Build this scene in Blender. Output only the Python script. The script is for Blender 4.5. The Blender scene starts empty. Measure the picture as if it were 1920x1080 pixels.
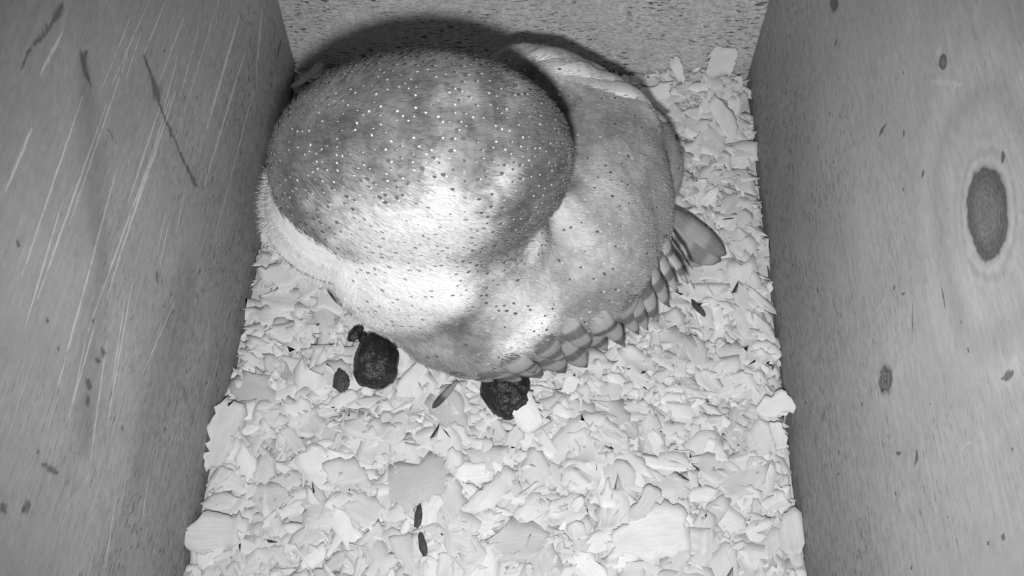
import bpy, bmesh, math, random
import numpy as np
from mathutils import Vector, Matrix, noise
from mathutils.bvhtree import BVHTree

scene = bpy.context.scene
COL = scene.collection
random.seed(7)
RNG = np.random.default_rng(11)

# ------------------------------------------------------------------ camera
CAM = Vector((0.01502, -0.52131, 0.54140))
RX = Vector((0.9993, 0.0372, -0.0031)); UY = Vector((-0.0301, 0.8524, 0.5220)); FW = Vector((-0.0221, 0.5216, -0.8529))
FPX = 1835.2
cd = bpy.data.cameras.new('camera'); cam = bpy.data.objects.new('camera', cd); COL.objects.link(cam)
cd.sensor_width = 36.0; cd.lens = 36.0 * FPX / 1920.0; cd.clip_start = 0.005; cd.clip_end = 20
M = Matrix((RX, UY, -FW)).transposed().to_4x4(); M.translation = CAM
cam.matrix_world = M
scene.camera = cam

def at(u, v, z):
    """point at height z above the nest floor seen at photo pixel (u, v)"""
    d = FW + RX * ((u - 960) / FPX) - UY * ((v - 540) / FPX)
    return CAM + d * ((z - CAM.z) / d.z)

# ------------------------------------------------------------------ light and exposure
w = bpy.data.worlds.new('world'); scene.world = w; w.use_nodes = True
w.node_tree.nodes['Background'].inputs[0].default_value = (0, 0, 0, 1)
w.node_tree.nodes['Background'].inputs[1].default_value = 0.0
LIGHT = CAM - UY * 0.036 - RX * 0.004 + FW * 0.002      # infrared lamp beside the lens
ld = bpy.data.lights.new('infrared_lamp', 'SPOT'); lo = bpy.data.objects.new('infrared_lamp', ld); COL.objects.link(lo)
ld.energy = 6.3; ld.spot_size = math.radians(78); ld.spot_blend = 1.0; ld.shadow_soft_size = 0.008
lo.location = LIGHT
aim = (FW + RX * 0.05 + UY * 0.03).normalized()
lo.rotation_euler = aim.to_track_quat('-Z', 'Y').to_euler()
vs = scene.view_settings
vs.view_transform = 'Standard'; vs.look = 'None'; vs.gamma = 1.0; vs.use_curve_mapping = False
vs.exposure = 1.05

# ------------------------------------------------------------------ helpers
def setp(o, label=None, cat=None, group=None, kind=None):
    if label: o['label'] = label
    if cat: o['category'] = cat
    if group: o['group'] = group
    if kind: o['kind'] = kind
    return o

def link(name, me, mat=None, parent=None):
    o = bpy.data.objects.new(name, me); COL.objects.link(o)
    if mat is not None and me is not None and not me.materials: me.materials.append(mat)
    if parent is not None: o.parent = parent
    return o

def smooth(me):
    me.polygons.foreach_set('use_smooth', np.ones(len(me.polygons), bool)); me.update()

class NB:
    """small node-tree builder"""
    def __init__(s, name, tree=None):
        if tree is None:
            s.mat = bpy.data.materials.new(name); s.mat.use_nodes = True; s.t = s.mat.node_tree
            s.bsdf = s.t.nodes['Principled BSDF']
        else: s.t = tree
    def put(s, sock, v):
        if isinstance(v, bpy.types.NodeSocket): s.t.links.new(v, sock)
        elif v is not None: sock.default_value = v
    def m(s, op, a, b=None, c=None, clamp=False):
        n = s.t.nodes.new('ShaderNodeMath'); n.operation = op; n.use_clamp = clamp
        for i, v in enumerate((a, b, c)): s.put(n.inputs[i], v)
        return n.outputs[0]
    def vm(s, op, a, b=None, scale=None):
        n = s.t.nodes.new('ShaderNodeVectorMath'); n.operation = op
        s.put(n.inputs[0], a); s.put(n.inputs[1], b)
        if scale is not None: s.put(n.inputs['Scale'], scale)
        return n.outputs['Value'] if op in ('DOT_PRODUCT', 'LENGTH', 'DISTANCE') else n.outputs[0]
    def noise(s, vec, scale, detail=2.0, rough=0.5, dist=0.0):
        n = s.t.nodes.new('ShaderNodeTexNoise'); s.put(n.inputs['Vector'], vec)
        n.inputs['Scale'].default_value = scale; n.inputs['Detail'].default_value = detail
        n.inputs['Roughness'].default_value = rough; n.inputs['Distortion'].default_value = dist
        return n.outputs[0]
    def voro(s, vec, scale, rnd=1.0, feature='F1'):
        n = s.t.nodes.new('ShaderNodeTexVoronoi'); n.feature = feature; s.put(n.inputs['Vector'], vec)
        n.inputs['Scale'].default_value = scale; n.inputs['Randomness'].default_value = rnd
        return n
    def ss(s, v, lo, hi):
        n = s.t.nodes.new('ShaderNodeMapRange'); n.interpolation_type = 'SMOOTHSTEP'
        s.put(n.inputs[0], v); s.put(n.inputs[1], lo); s.put(n.inputs[2], hi)
        return n.outputs[0]
    def mr(s, v, a, b, c, d):
        n = s.t.nodes.new('ShaderNodeMapRange')
        for i, q in enumerate((v, a, b, c, d)): s.put(n.inputs[i], q)
        return n.outputs[0]
    def attr(s, name):
        n = s.t.nodes.new('ShaderNodeAttribute'); n.attribute_name = name; return n
    def objco(s):
        return s.t.nodes.new('ShaderNodeTexCoord').outputs['Object']
    def xyz(s, v):
        n = s.t.nodes.new('ShaderNodeSeparateXYZ'); s.put(n.inputs[0], v); return n.outputs
    def comb(s, x, y, z):
        n = s.t.nodes.new('ShaderNodeCombineXYZ')
        for i, q in enumerate((x, y, z)): s.put(n.inputs[i], q)
        return n.outputs[0]
    def mix(s, f, a, b):            # scalar lerp
        n = s.t.nodes.new('ShaderNodeMix'); n.data_type = 'FLOAT'
        s.put(n.inputs[0], f); s.put(n.inputs[2], a); s.put(n.inputs[3], b); return n.outputs[0]
    def finish(s, val, rough=0.8, spec=0.2, bump=None, bstr=0.3, bdist=0.001):
        s.put(s.bsdf.inputs['Base Color'], s.comb(val, val, val))
        s.put(s.bsdf.inputs['Roughness'], rough); s.bsdf.inputs['Specular IOR Level'].default_value = spec
        if bump is not None:
            b = s.t.nodes.new('ShaderNodeBump'); b.inputs['Strength'].default_value = bstr; b.inputs['Distance'].default_value = bdist
            s.put(b.inputs['Height'], bump); s.t.links.new(b.outputs[0], s.bsdf.inputs['Normal'])
        return s.mat

# node group: distance mask of a tapered line mark on a board
SEG = bpy.data.node_groups.new('line_mark', 'ShaderNodeTree')
for nm, ty in (('P', 'NodeSocketVector'), ('A', 'NodeSocketVector'), ('BA', 'NodeSocketVector'), ('W', 'NodeSocketFloat'), ('Prev', 'NodeSocketFloat')):
    SEG.interface.new_socket(nm, in_out='INPUT', socket_type=ty)
SEG.interface.new_socket('Mask', in_out='OUTPUT', socket_type='NodeSocketFloat')
_b = NB('', SEG); gi = SEG.nodes.new('NodeGroupInput'); go = SEG.nodes.new('NodeGroupOutput')
pv = _b.m('MULTIPLY', gi.outputs['Prev'], 1e-7)      # keeps the marks evaluated one after another
pa = _b.vm('SUBTRACT', gi.outputs['P'], _b.vm('ADD', gi.outputs['A'], _b.comb(pv, pv, pv))); ba = gi.outputs['BA']
t_ = _b.m('DIVIDE', _b.vm('DOT_PRODUCT', pa, ba), _b.vm('DOT_PRODUCT', ba, ba), clamp=True)
d_ = _b.vm('LENGTH', _b.vm('SUBTRACT', pa, _b.vm('SCALE', ba, scale=t_)))
tp = _b.m('MULTIPLY_ADD', _b.m('MULTIPLY', t_, _b.m('SUBTRACT', 1.0, t_)), 2.6, 0.45)
wd = _b.m('MULTIPLY', gi.outputs['W'], tp)
SEG.links.new(_b.m('MAXIMUM', gi.outputs['Prev'], _b.m('SUBTRACT', 1.0, _b.m('DIVIDE', d_, wd), clamp=True)), go.inputs[0])

def marks(b, P, lst, unit, fade=None):
    acc = None
    for (y0, z0, y1, z1, wpx) in lst:
        n = b.t.nodes.new('ShaderNodeGroup'); n.node_tree = SEG
        b.put(n.inputs['P'], P); n.inputs['A'].default_value = (y0, z0, 0)
        n.inputs['BA'].default_value = (y1 - y0 + 1e-5, z1 - z0, 0); n.inputs['W'].default_value = wpx * unit
        if acc is not None: b.put(n.inputs['Prev'], acc)
        acc = n.outputs[0]
    return acc

def knot(b, P, c, e1, e2):
    """elliptical radius (1 at the rim) about c with conjugate half axes e1, e2"""
    det = e1[0] * e2[1] - e1[1] * e2[0]
    q = b.vm('SUBTRACT', P, (c[0], c[1], 0))
    x = b.vm('DOT_PRODUCT', q, (e2[1] / det, -e2[0] / det, 0)); y = b.vm('DOT_PRODUCT', q, (-e1[1] / det, e1[0] / det, 0))
    return b.m('SQRT', b.m('ADD', b.m('MULTIPLY', x, x), b.m('MULTIPLY', y, y))), x, y

LL =  [(-0.0742, 0.118, -0.1663, 0.1223, 2.6), (-0.0808, 0.0964, -0.1962, 0.1068, 1.6), (-0.0337, 0.0858, -0.0776, 0.0693, 2.4), (-0.0885, 0.0685, -0.163, 0.0721, 1.4), (-0.1664, 0.1779, -0.2091, 0.1759, 1.6), (-0.133, 0.1642, -0.1801, 0.1632, 1.5), (-0.182, 0.1693, -0.2876, 0.1766, 2.2), (-0.1912, 0.1734, -0.3102, 0.1772, 2.0), (-0.2029, 0.1804, -0.2632, 0.1835, 2), (-0.2177, 0.129, -0.2412, 0.126, 1.5), (-0.2397, 0.1381, -0.2662, 0.1345, 1.3), (-0.2229, 0.1742, -0.3303, 0.1848, 1.8), (-0.1904, 0.2174, -0.2205, 0.2176, 1.3), (-0.2457, 0.2706, -0.2714, 0.2741, 2.4), (-0.2913, 0.2673, -0.3214, 0.2684, 2.2), (-0.2545, 0.2442, -0.3402, 0.2424, 1.6), (-0.2421, 0.2257, -0.3407, 0.2282, 1.8), (-0.2089, 0.2224, -0.3034, 0.2237, 1.4), (-0.2974, 0.2333, -0.3552, 0.2298, 1.6), (-0.2621, 0.2016, -0.3598, 0.1949, 2.0), (-0.2877, 0.1587, -0.3561, 0.1447, 1.6), (-0.323, 0.1809, -0.3665, 0.1794, 1.8), (-0.3351, 0.1844, -0.362, 0.1798, 1.4), (-0.3254, 0.1664, -0.3736, 0.1512, 1.8), (-0.3003, 0.1606, -0.3383, 0.1507, 1.3), (-0.2679, 0.1065, -0.319, 0.1225, 1.5), (-0.2408, 0.1443, -0.2613, 0.1414, 1.2), (-0.3779, 0.1171, -0.4104, 0.1093, 1.5), (-0.3587, 0.0859, -0.3798, 0.0811, 1.5), (-0.2748, 0.0338, -0.2957, 0.0352, 1.1), (-0.2513, 0.0547, -0.274, 0.0457, 1.1), (-0.1655, 0.0728, -0.2052, 0.0739, 1.1), (-0.1384, 0.1823, -0.1925, 0.188, 1.2), (-0.1715, 0.2194, -0.232, 0.2264, 1.3), (-0.1553, 0.2048, -0.1961, 0.2095, 1.3), (-0.095, 0.1503, -0.2016, 0.155, 1.1), (-0.1934, 0.2299, -0.241, 0.2328, 1.1)]
LL = [q[:4] + (q[4] * (1.7 if i < 4 else 1.15),) for i, q in enumerate(LL)]
LD =  [(-0.1973, 0.2101, -0.198, 0.1938, 5), (-0.1988, 0.1965, -0.2026, 0.184, 11), (-0.2019, 0.1869, -0.2032, 0.1751, 4), (-0.2039, 0.1797, -0.2031, 0.1629, 3.5), (-0.2028, 0.1667, -0.2028, 0.1522, 4), (-0.2036, 0.1553, -0.2038, 0.1382, 4), (-0.2045, 0.1435, -0.2026, 0.1231, 5), (-0.2038, 0.1293, -0.202, 0.1153, 6), (-0.2374, 0.2764, -0.248, 0.2782, 8), (-0.248, 0.2782, -0.2663, 0.2838, 5), (-0.2668, 0.2843, -0.2791, 0.2848, 3), (-0.0134, 0.0397, -0.0293, 0.04, 7), (-0.2705, 0.1373, -0.2745, 0.1318, 6), (-0.2504, 0.2198, -0.249, 0.2076, 2), (-0.2413, 0.2563, -0.246, 0.2414, 9), (-0.2363, 0.2512, -0.2457, 0.2532, 4), (-0.1751, 0.1921, -0.1796, 0.193, 3), (-0.4107, 0.1927, -0.4066, 0.1895, 9), (-0.4129, 0.2078, -0.4151, 0.2046, 9), (-0.331, 0.169, -0.3305, 0.1641, 6), (-0.3364, 0.1714, -0.3356, 0.1669, 6), (-0.3474, 0.1745, -0.349, 0.1686, 7), (-0.3525, 0.1697, -0.356, 0.1667, 8), (-0.3481, 0.2041, -0.3483, 0.2018, 4), (-0.3441, 0.2181, -0.344, 0.2162, 4), (-0.3891, 0.196, -0.3872, 0.1939, 4), (-0.3905, 0.1887, -0.3893, 0.1742, 5), (-0.3238, 0.1833, -0.3261, 0.1836, 4), (-0.2806, 0.1198, -0.2765, 0.1166, 3), (-0.3498, 0.1301, -0.3505, 0.1282, 4), (-0.332, 0.2526, -0.3313, 0.2499, 5)] + [(-0.1985, 0.190, -0.2012, 0.1835, 17), (-0.2036, 0.166, -0.2036, 0.160, 9), (-0.2035, 0.1265, -0.2028, 0.119, 9)]
RD =  [(-0.1363, 0.172, -0.1368, 0.1657, 5), (-0.2242, 0.2059, -0.224, 0.1969, 5), (-0.2411, 0.2206, -0.2444, 0.2209, 5), (-0.1653, 0.1222, -0.1676, 0.1177, 4), (-0.2184, 0.2328, -0.2192, 0.2324, 4), (-0.2698, 0.2307, -0.2715, 0.2287, 5), (-0.3063, 0.2861, -0.3098, 0.2851, 6), (-0.2328, 0.2706, -0.2337, 0.2701, 3), (-0.1103, 0.1723, -0.1196, 0.1801, 20), (-0.1905, 0.1386, -0.1915, 0.1372, 4), (-0.3674, 0.1735, -0.3714, 0.1697, 6), (-0.3615, 0.1576, -0.3594, 0.1519, 3), (-0.3097, 0.1981, -0.3264, 0.1883, 2.2), (-0.321, 0.2233, -0.3291, 0.223, 2.5), (-0.3043, 0.1918, -0.3023, 0.1876, 3), (-0.3524, 0.2327, -0.3535, 0.2336, 4), (-0.3411, 0.2317, -0.3412, 0.2327, 4), (-0.3743, 0.1444, -0.3739, 0.1432, 4), (-0.4165, 0.2164, -0.4175, 0.2168, 5), (-0.3959, 0.2456, -0.3948, 0.2458, 4), (-0.2631, 0.2107, -0.2648, 0.2092, 4), (-0.0868, 0.129, -0.0943, 0.1192, 3), (-0.2947, 0.1825, -0.2965, 0.1823, 4), (-0.3554, 0.1944, -0.3563, 0.194, 3), (-0.3225, 0.1232, -0.3238, 0.1218, 5), (-0.3393, 0.1817, -0.3393, 0.1817, 4), (-0.3991, 0.1888, -0.3996, 0.1891, 3), (-0.4173, 0.2274, -0.4187, 0.2263, 6), (-0.4057, 0.1467, -0.4068, 0.1486, 3), (-0.3394, 0.078, -0.3391, 0.0735, 3), (-0.3745, 0.2581, -0.3726, 0.2511, 6), (-0.2548, 0.1045, -0.2713, 0.1112, 2), (-0.1048, 0.1079, -0.1212, 0.0736, 2)]
RL =  [(-0.2425, 0.2525, -0.2646, 0.2736, 4), (-0.2367, 0.2629, -0.2404, 0.2655, 7), (-0.3155, 0.0651, -0.38, 0.0573, 1.6), (-0.2478, 0.1366, -0.262, 0.1369, 2), (-0.3319, 0.0305, -0.3413, 0.0316, 3), (-0.34, 0.0322, -0.3483, 0.0216, 1.6), (-0.3816, 0.2101, -0.3823, 0.2264, 2), (-0.2025, 0.2092, -0.2027, 0.2076, 4), (-0.3015, 0.152, -0.3044, 0.1395, 1.5), (-0.2943, 0.1706, -0.2939, 0.1558, 2)]
BD =  [(0.1606, 0.0698, 0.1689, 0.0733, 5), (0.0364, 0.0693, 0.0376, 0.0679, 6)]

def board_base(b, P, base, grain=0.10, mott=0.16, pits=0.5, pit_lo=0.60, low=0.45):
    """plywood: long grain along P.x"""
    g = b.noise(b.vm('MULTIPLY', P, (14, 420, 1)), 1.0, 3.0, 0.6)
    hgt = b.xyz(P)[1]
    mo = b.noise(P, 26.0, 4.0, 0.6)
    mo2 = b.noise(b.vm('MULTIPLY', P, (0.6, 1, 1)), 230.0, 4.0, 0.72)
    val = b.m('MULTIPLY', base, b.m('ADD', 1.0, b.m('MULTIPLY', b.m('SUBTRACT', g, 0.5), grain * 2)))
    val = b.m('MULTIPLY', val, b.m('ADD', 1.0, b.m('MULTIPLY', b.m('SUBTRACT', mo, 0.5), mott * 2)))
    val = b.m('MULTIPLY', val, b.m('ADD', 1.0, b.m('MULTIPLY', b.m('SUBTRACT', mo2, 0.5), b.mr(hgt, 0.05, 0.20, 1.15, 0.55))))
    pn = b.noise(b.vm('MULTIPLY', P, (150, 620, 1)), 1.0, 2.0, 0.55)
    hgt = b.xyz(P)[1]
    area = b.m('MULTIPLY', b.ss(b.noise(P, 22.0, 3.0), 0.35, 0.62), b.mr(hgt, 0.10, 0.22, 1.0, low))
    pm = b.m('MULTIPLY', b.ss(pn, pit_lo, pit_lo + 0.12), b.m('MULTIPLY', area, pits))
    val = b.m('MULTIPLY', val, b.m('SUBTRACT', 1.0, pm))
    return val, g, pm

def wall_left_mat():
    b = NB('left_board'); x, y, z = b.xyz(b.objco())
    P = b.comb(y, z, 0.0)
    low_tone = b.mr(b.m('ADD', z, b.m('MULTIPLY', b.noise(P, 30.0, 3.0), 0.03)), 0.02, 0.14, 0.56, 1.0)  # board gets darker towards the floor, edge broken by noise
    val, g, pm = board_base(b, P, 0.52, 0.16, 0.24, 0.65, 0.555, 0.25)
    nn = b.t.nodes.new('ShaderNodeTexNoise'); b.put(nn.inputs['Vector'], P); nn.inputs['Scale'].default_value = 220; nn.inputs['Detail'].default_value = 2
    Pd = b.vm('ADD', P, b.vm('SCALE', b.vm('SUBTRACT', nn.outputs['Color'], (0.5, 0.5, 0.5)), scale=0.0045))
    Pl = b.vm('ADD', P, b.vm('SCALE', b.vm('SUBTRACT', nn.outputs['Color'], (0.5, 0.5, 0.5)), scale=0.0012))
    lm = b.ss(marks(b, Pl, LL, 0.00052), 0.0, 0.9)
    brk = b.ss(b.noise(b.vm('MULTIPLY', P, (120, 300, 1)), 1.0, 2.0), 0.25, 0.45)
    val = b.m('MULTIPLY', val, low_tone)
    val = b.m('ADD', val, b.m('MULTIPLY', b.m('MULTIPLY', lm, brk), 0.34))
    # fine parallel scuffs
    sc = b.noise(b.vm('MULTIPLY', P, (9, 900, 1)), 1.0, 2.0, 0.7)
    scm = b.m('MULTIPLY', b.ss(sc, 0.60, 0.72), b.ss(b.noise(P, 11.0, 1.0), 0.42, 0.62))
    val = b.m('ADD', val, b.m('MULTIPLY', scm, 0.16))
    dm = b.ss(marks(b, Pd, LD, 0.00044), 0.0, 0.9)
    val = b.m('MULTIPLY', val, b.m('SUBTRACT', 1.0, b.m('MULTIPLY', dm, 0.55)))
    # broad dirt smear
    sm = b.ss(marks(b, Pd, [(-0.245, 0.25, -0.30, 0.19, 30), (-0.30, 0.19, -0.37, 0.16, 34), (-0.25, 0.10, -0.36, 0.10, 60)], 0.0007), 0.0, 1.0)
    val = b.m('MULTIPLY', val, b.m('SUBTRACT', 1.0, b.m('MULTIPLY', sm, 0.22)))
    return b.finish(val, 0.75, 0.15, b.m('ADD', g, b.m('MULTIPLY', pm, -1.0)), 0.15, 0.0006)

def wall_right_mat():
    b = NB('right_board'); x, y, z = b.xyz(b.objco())
    P = b.comb(y, z, 0.0)
    val, g, pm = board_base(b, P, 0.52, 0.14, 0.20, 0.65, 0.555, 0.25)
    nn = b.t.nodes.new('ShaderNodeTexNoise'); b.put(nn.inputs['Vector'], P); nn.inputs['Scale'].default_value = 160; nn.inputs['Detail'].default_value = 2
    off = b.vm('SUBTRACT', nn.outputs['Color'], (0.5, 0.5, 0.5))
    Pd = b.vm('ADD', P, b.vm('SCALE', off, scale=0.0035)); Pk = b.vm('ADD', P, b.vm('SCALE', off, scale=0.0022))
    low_tone = b.mr(b.m('ADD', z, b.m('MULTIPLY', b.noise(P, 24.0, 3.0), 0.04)), 0.03, 0.18, 0.58, 1.0)  # darker tone low on the board, down to the litter
    val = b.m('MULTIPLY', val, low_tone)
    lm = marks(b, Pd, RL, 0.0004)
    val = b.m('ADD', val, b.m('MULTIPLY', lm, 0.12))
    dm = b.ss(marks(b, Pd, RD, 0.00032), 0.05, 0.6)
    val = b.m('MULTIPLY', val, b.m('SUBTRACT', 1.0, b.m('MULTIPLY', dm, 0.62)))
    # big knot with growth rings
    r, kx, ky = knot(b, Pk, (-0.3178, 0.2671), (0.0145, 0.0072), (-0.0089, 0.0123))
    wav = b.m('ADD', r, b.m('MULTIPLY_ADD', b.noise(P, 70.0, 4.0, 0.65), 0.5, -0.25))
    ring = b.m('SINE', b.m('MULTIPLY', wav, 17.0))
    halo = b.m('MULTIPLY', b.ss(r, 1.0, 1.15), b.m('SUBTRACT', 1.0, b.ss(r, 1.25, 1.9)))
    val = b.m('MULTIPLY', val, b.m('ADD', 1.0, b.m('MULTIPLY', b.m('MULTIPLY', ring, halo), 0.11)))
    core = b.m('SUBTRACT', 1.0, b.ss(wav, 0.93, 1.10))
    inner = b.m('MULTIPLY_ADD', b.m('SINE', b.m('MULTIPLY', wav, 44.0)), 0.04, b.mr(b.noise(P, 420.0, 3.0, .7), .3, .7, .30, .46))
    inner = b.m('MULTIPLY', inner, b.mr(wav, 0.45, 1.05, 1.15, 0.6))
    val = b.mix(core, val, b.m('MULTIPLY', val, inner))
    # wide faint arcs of the figure round the knot
    arc = b.m('SINE', b.m('MULTIPLY', b.m('ADD', r, b.m('MULTIPLY', b.noise(P, 22.0, 2.0), 1.6)), 3.2))
    am = b.m('MULTIPLY', b.ss(r, 1.6, 2.2), b.m('SUBTRACT', 1.0, b.ss(r, 2.6, 5.0)))
    val = b.m('MULTIPLY', val, b.m('ADD', 1.0, b.m('MULTIPLY', b.m('MULTIPLY', arc, am), 0.10)))
    r2, _, _ = knot(b, Pk, (-0.3261, 0.1547), (0.0067, 0.0033), (-0.0040, 0.0081))
    w2 = b.m('ADD', r2, b.m('MULTIPLY_ADD', b.noise(P, 200.0, 4.0, 0.7), 1.1, -0.4))
    c2 = b.m('SUBTRACT', 1.0, b.ss(w2, 0.8, 1.3))
    val = b.mix(c2, val, b.m('MULTIPLY', val, b.m('MULTIPLY_ADD', b.m('SINE', b.m('MULTIPLY', w2, 14.0)), 0.12, b.mr(b.noise(P, 600.0, 3.0, .7), .3, .7, .2, .6))))
    r3, _, _ = knot(b, Pk, (-0.2442, 0.2647), (0.0026, 0.0016), (-0.0027, 0.0028))
    c3 = b.m('SUBTRACT', 1.0, b.ss(r3, 0.85, 1.2))
    val = b.mix(c3, val, b.m('MULTIPLY', val, b.mr(r3, 0.2, 1.0, 0.55, 0.25)))
    return b.finish(val, 0.75, 0.15, b.m('ADD', g, b.m('MULTIPLY', pm, -1.0)), 0.15, 0.0006)

def wall_back_mat():
    b = NB('back_board'); x, y, z = b.xyz(b.objco())
    P = b.comb(x, z, 0.0)
    val, g, pm = board_base(b, P, 0.57, 0.14, 0.24, 0.9, 0.545, 1.0)
    sp = b.noise(b.vm('MULTIPLY', P, (380, 900, 1)), 1.0, 2.0, 0.6)
    val = b.m('MULTIPLY', val, b.mr(sp, 0.35, 0.65, 0.72, 1.15))
    dm = b.ss(marks(b, P, BD, 0.00035), 0.05, 0.6)
    val = b.m('MULTIPLY', val, b.m('SUBTRACT', 1.0, b.m('MULTIPLY', dm, 0.6)))
    return b.finish(val, 0.75, 0.15, b.m('ADD', g, b.m('MULTIPLY', sp, 0.6)), 0.2, 0.0006)

def plain_board(name, base, axes):
    b = NB(name); c = b.xyz(b.objco()); P = b.comb(c[axes[0]], c[axes[1]], 0.0)
    val, g, pm = board_base(b, P, base)
    return b.finish(val, 0.75, 0.15, g, 0.15, 0.0006)

# ------------------------------------------------------------------ the nest box
def board(name, lo, hi, mat):
    bm = bmesh.new(); bmesh.ops.create_cube(bm, size=1.0)
    for v in bm.verts:
        v.co = Vector([lo[i] + (v.co[i] + 0.5) * (hi[i] - lo[i]) for i in range(3)])
    bmesh.ops.bevel(bm, geom=bm.edges[:], offset=0.0008, segments=1, affect='EDGES')
    me = bpy.data.meshes.new(name); bm.to_mesh(me); bm.free()
    o = link(name, me, mat); o['kind'] = 'structure'; return o

X = 0.17; TH = 0.012; FY = -0.62; HZ = 0.60; FZ = -0.022
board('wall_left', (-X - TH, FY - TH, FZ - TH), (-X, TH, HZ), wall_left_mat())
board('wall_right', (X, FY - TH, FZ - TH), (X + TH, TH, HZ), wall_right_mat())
board('wall_back', (-X, 0, FZ - TH), (X, TH, HZ), wall_back_mat())
board('wall_front', (-X, FY - TH, FZ - TH), (X, FY, HZ), plain_board('front_board', 0.33, (0, 2)))
board('ceiling', (-X - TH, FY - TH, HZ), (X + TH, TH, HZ + TH), plain_board('top_board', 0.33, (0, 1)))
board('floor', (-X, FY, FZ - TH), (X, 0, FZ), plain_board('bottom_board', 0.30, (0, 1)))

# ------------------------------------------------------------------ wood shavings litter
def litter_h(x, y):
    h = 0.0035 * noise.noise(Vector((x * 14, y * 14, 1.3))) + 0.002 * noise.noise(Vector((x * 40, y * 40, 5.1)))
    h += 0.012 * math.exp(-((x - 0.14) / 0.035) ** 2 - ((y + 0.012) / 0.03) ** 2)       # heaped in the far corner
    h += 0.010 * math.exp(-((x + 0.17) / 0.02) ** 2) * max(0, min(1, (-y - 0.26) / 0.06))
    return h - 0.002

def shaving_mat():
    b = NB('pine_shaving'); f = b.attr('fib').outputs['Vector']; tone = b.attr('tone').outputs['Fac']
    fx = b.noise(b.vm('MULTIPLY', f, (90, 1500, 1)), 1.0, 3.0, 0.6)
    fy = b.noise(b.vm('MULTIPLY', f, (110, 110, 1)), 1.0, 2.0)
    val = b.m('MULTIPLY', tone, b.m('ADD', 1.0, b.m('MULTIPLY', b.m('SUBTRACT', fx, 0.5), 0.42)))
    val = b.m('MULTIPLY', val, b.m('ADD', 1.0, b.m('MULTIPLY', b.m('SUBTRACT', fy, 0.5), 0.25)))
    b.bsdf.inputs['Subsurface Weight'].default_value = 0.0
    return b.finish(val, 0.7, 0.2, fx, 0.25, 0.0004)
SHAV = shaving_mat()

def chip_arrays(rng, L, Wd, curl, ragged=0.15, nu=7, nv=4, twist=0.0, taper=0.0, cross=0.0):
    """a thin curled sliver of wood: points (n,3), quads, fibre coords"""
    us = np.linspace(-0.5, 0.5, nu); vs_ = np.linspace(-0.5, 0.5, nv)
    prof = 1 + rng.normal(0, 0.16, nu); prof = np.convolve(np.pad(prof, 1, 'edge'), [.25, .5, .25], 'valid')
    e0, e1 = rng.uniform(.15, 1.0, 2); rim = np.abs(us) * 2; prof *= np.where(us < 0, 1 - (1 - e0) * rim ** rng.uniform(2, 5), 1 - (1 - e1) * rim ** rng.uniform(2, 5))
    prof *= 1 - taper * (us + 0.5)
    jag0 = rng.normal(0, ragged, nv); jag1 = rng.normal(0, ragged, nv)
    skew = rng.normal(0, 0.18)
    pts = []; fib = []; r0 = rng.uniform(0, 50)
    bow = rng.normal(0, 0.10)
    for i, u in enumerate(us):
        for j, v in enumerate(vs_):
            e = (jag0[j] * Wd if i == 0 else jag1[j] * Wd if i == nu - 1 else 0)
            x = u * L + e + skew * v * Wd
            y = v * Wd * prof[i] + bow * L * (u * u * 4 - 0.3) * 0.5
            if 0 < i < nu - 1 and j in (0, nv - 1): y += rng.normal(0, 0.06) * Wd
            z = 0.0
            th = curl * (u + 0.0)
            if abs(curl) > 1e-3:
                R_ = L / curl; xx = R_ * math.sin(x / R_); z = R_ * (1 - math.cos(x / R_)); x = xx
            z += cross * (v * v) * Wd + twist * u * v * Wd
            pts.append((x, y, z)); fib.append((u * L + r0, v * Wd + r0 * .7, r0))
    pts = np.array(pts); fib = np.array(fib)
    quads = [(i * nv + j, (i + 1) * nv + j, (i + 1) * nv + j + 1, i * nv + j + 1) for i in range(nu - 1) for j in range(nv - 1)]
    # give it thickness
    n = len(pts); T = rng.uniform(0.00015, 0.0003)
    pts2 = pts.copy(); pts2[:, 2] -= T
    P = np.vstack([pts, pts2]); F = np.vstack([fib, fib])
    q = list(quads) + [(a + n, d + n, c + n, b_ + n) for a, b_, c, d in quads]
    ring = [i * nv for i in range(nu)] + [(nu - 1) * nv + j for j in range(1, nv)] + [i * nv + nv - 1 for i in range(nu - 2, -1, -1)] + [j for j in range(nv - 2, 0, -1)]
    for k in range(len(ring)):
        a, b_ = ring[k], ring[(k + 1) % len(ring)]
        q.append((b_, a, a + n, b_ + n))
    return P, np.array(q), F

def mesh_np(name, P, Q, F=None, tone=None):
    me = bpy.data.meshes.new(name)
    me.vertices.add(len(P)); me.vertices.foreach_set('co', np.asarray(P, np.float32).ravel())
    nq = len(Q); me.loops.add(nq * 4); me.loops.foreach_set('vertex_index', np.asarray(Q, np.int32).ravel())
    me.polygons.add(nq); me.polygons.foreach_set('loop_start', np.arange(0, nq * 4, 4, dtype=np.int32))
    me.update(calc_edges=True); me.validate()
    if F is not None:
        a = me.attributes.new('fib', 'FLOAT_VECTOR', 'POINT'); a.data.foreach_set('vector', np.asarray(F, np.float32).ravel())
    if tone is not None:
        a = me.attributes.new('tone', 'FLOAT', 'POINT'); a.data.foreach_set('value', np.broadcast_to(np.asarray(tone, np.float32), (len(P),)).astype(np.float32).copy())
    return me

def rot_of(yaw, nrm):
    q = Vector((0, 0, 1)).rotation_difference(Vector(nrm).normalized())
    return q.to_matrix() @ Matrix.Rotation(yaw, 3, 'Z')

def chip_tone(rng):
    return float(np.clip(rng.normal(0.67, 0.055), 0.44, 0.82))

# footprint of the bird on the litter: chips right underneath it can be left out
def under_owl(x, y):
    return ((x - 0.01) / 0.085) ** 2 + ((y + 0.17) / 0.075) ** 2 < 1

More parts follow.
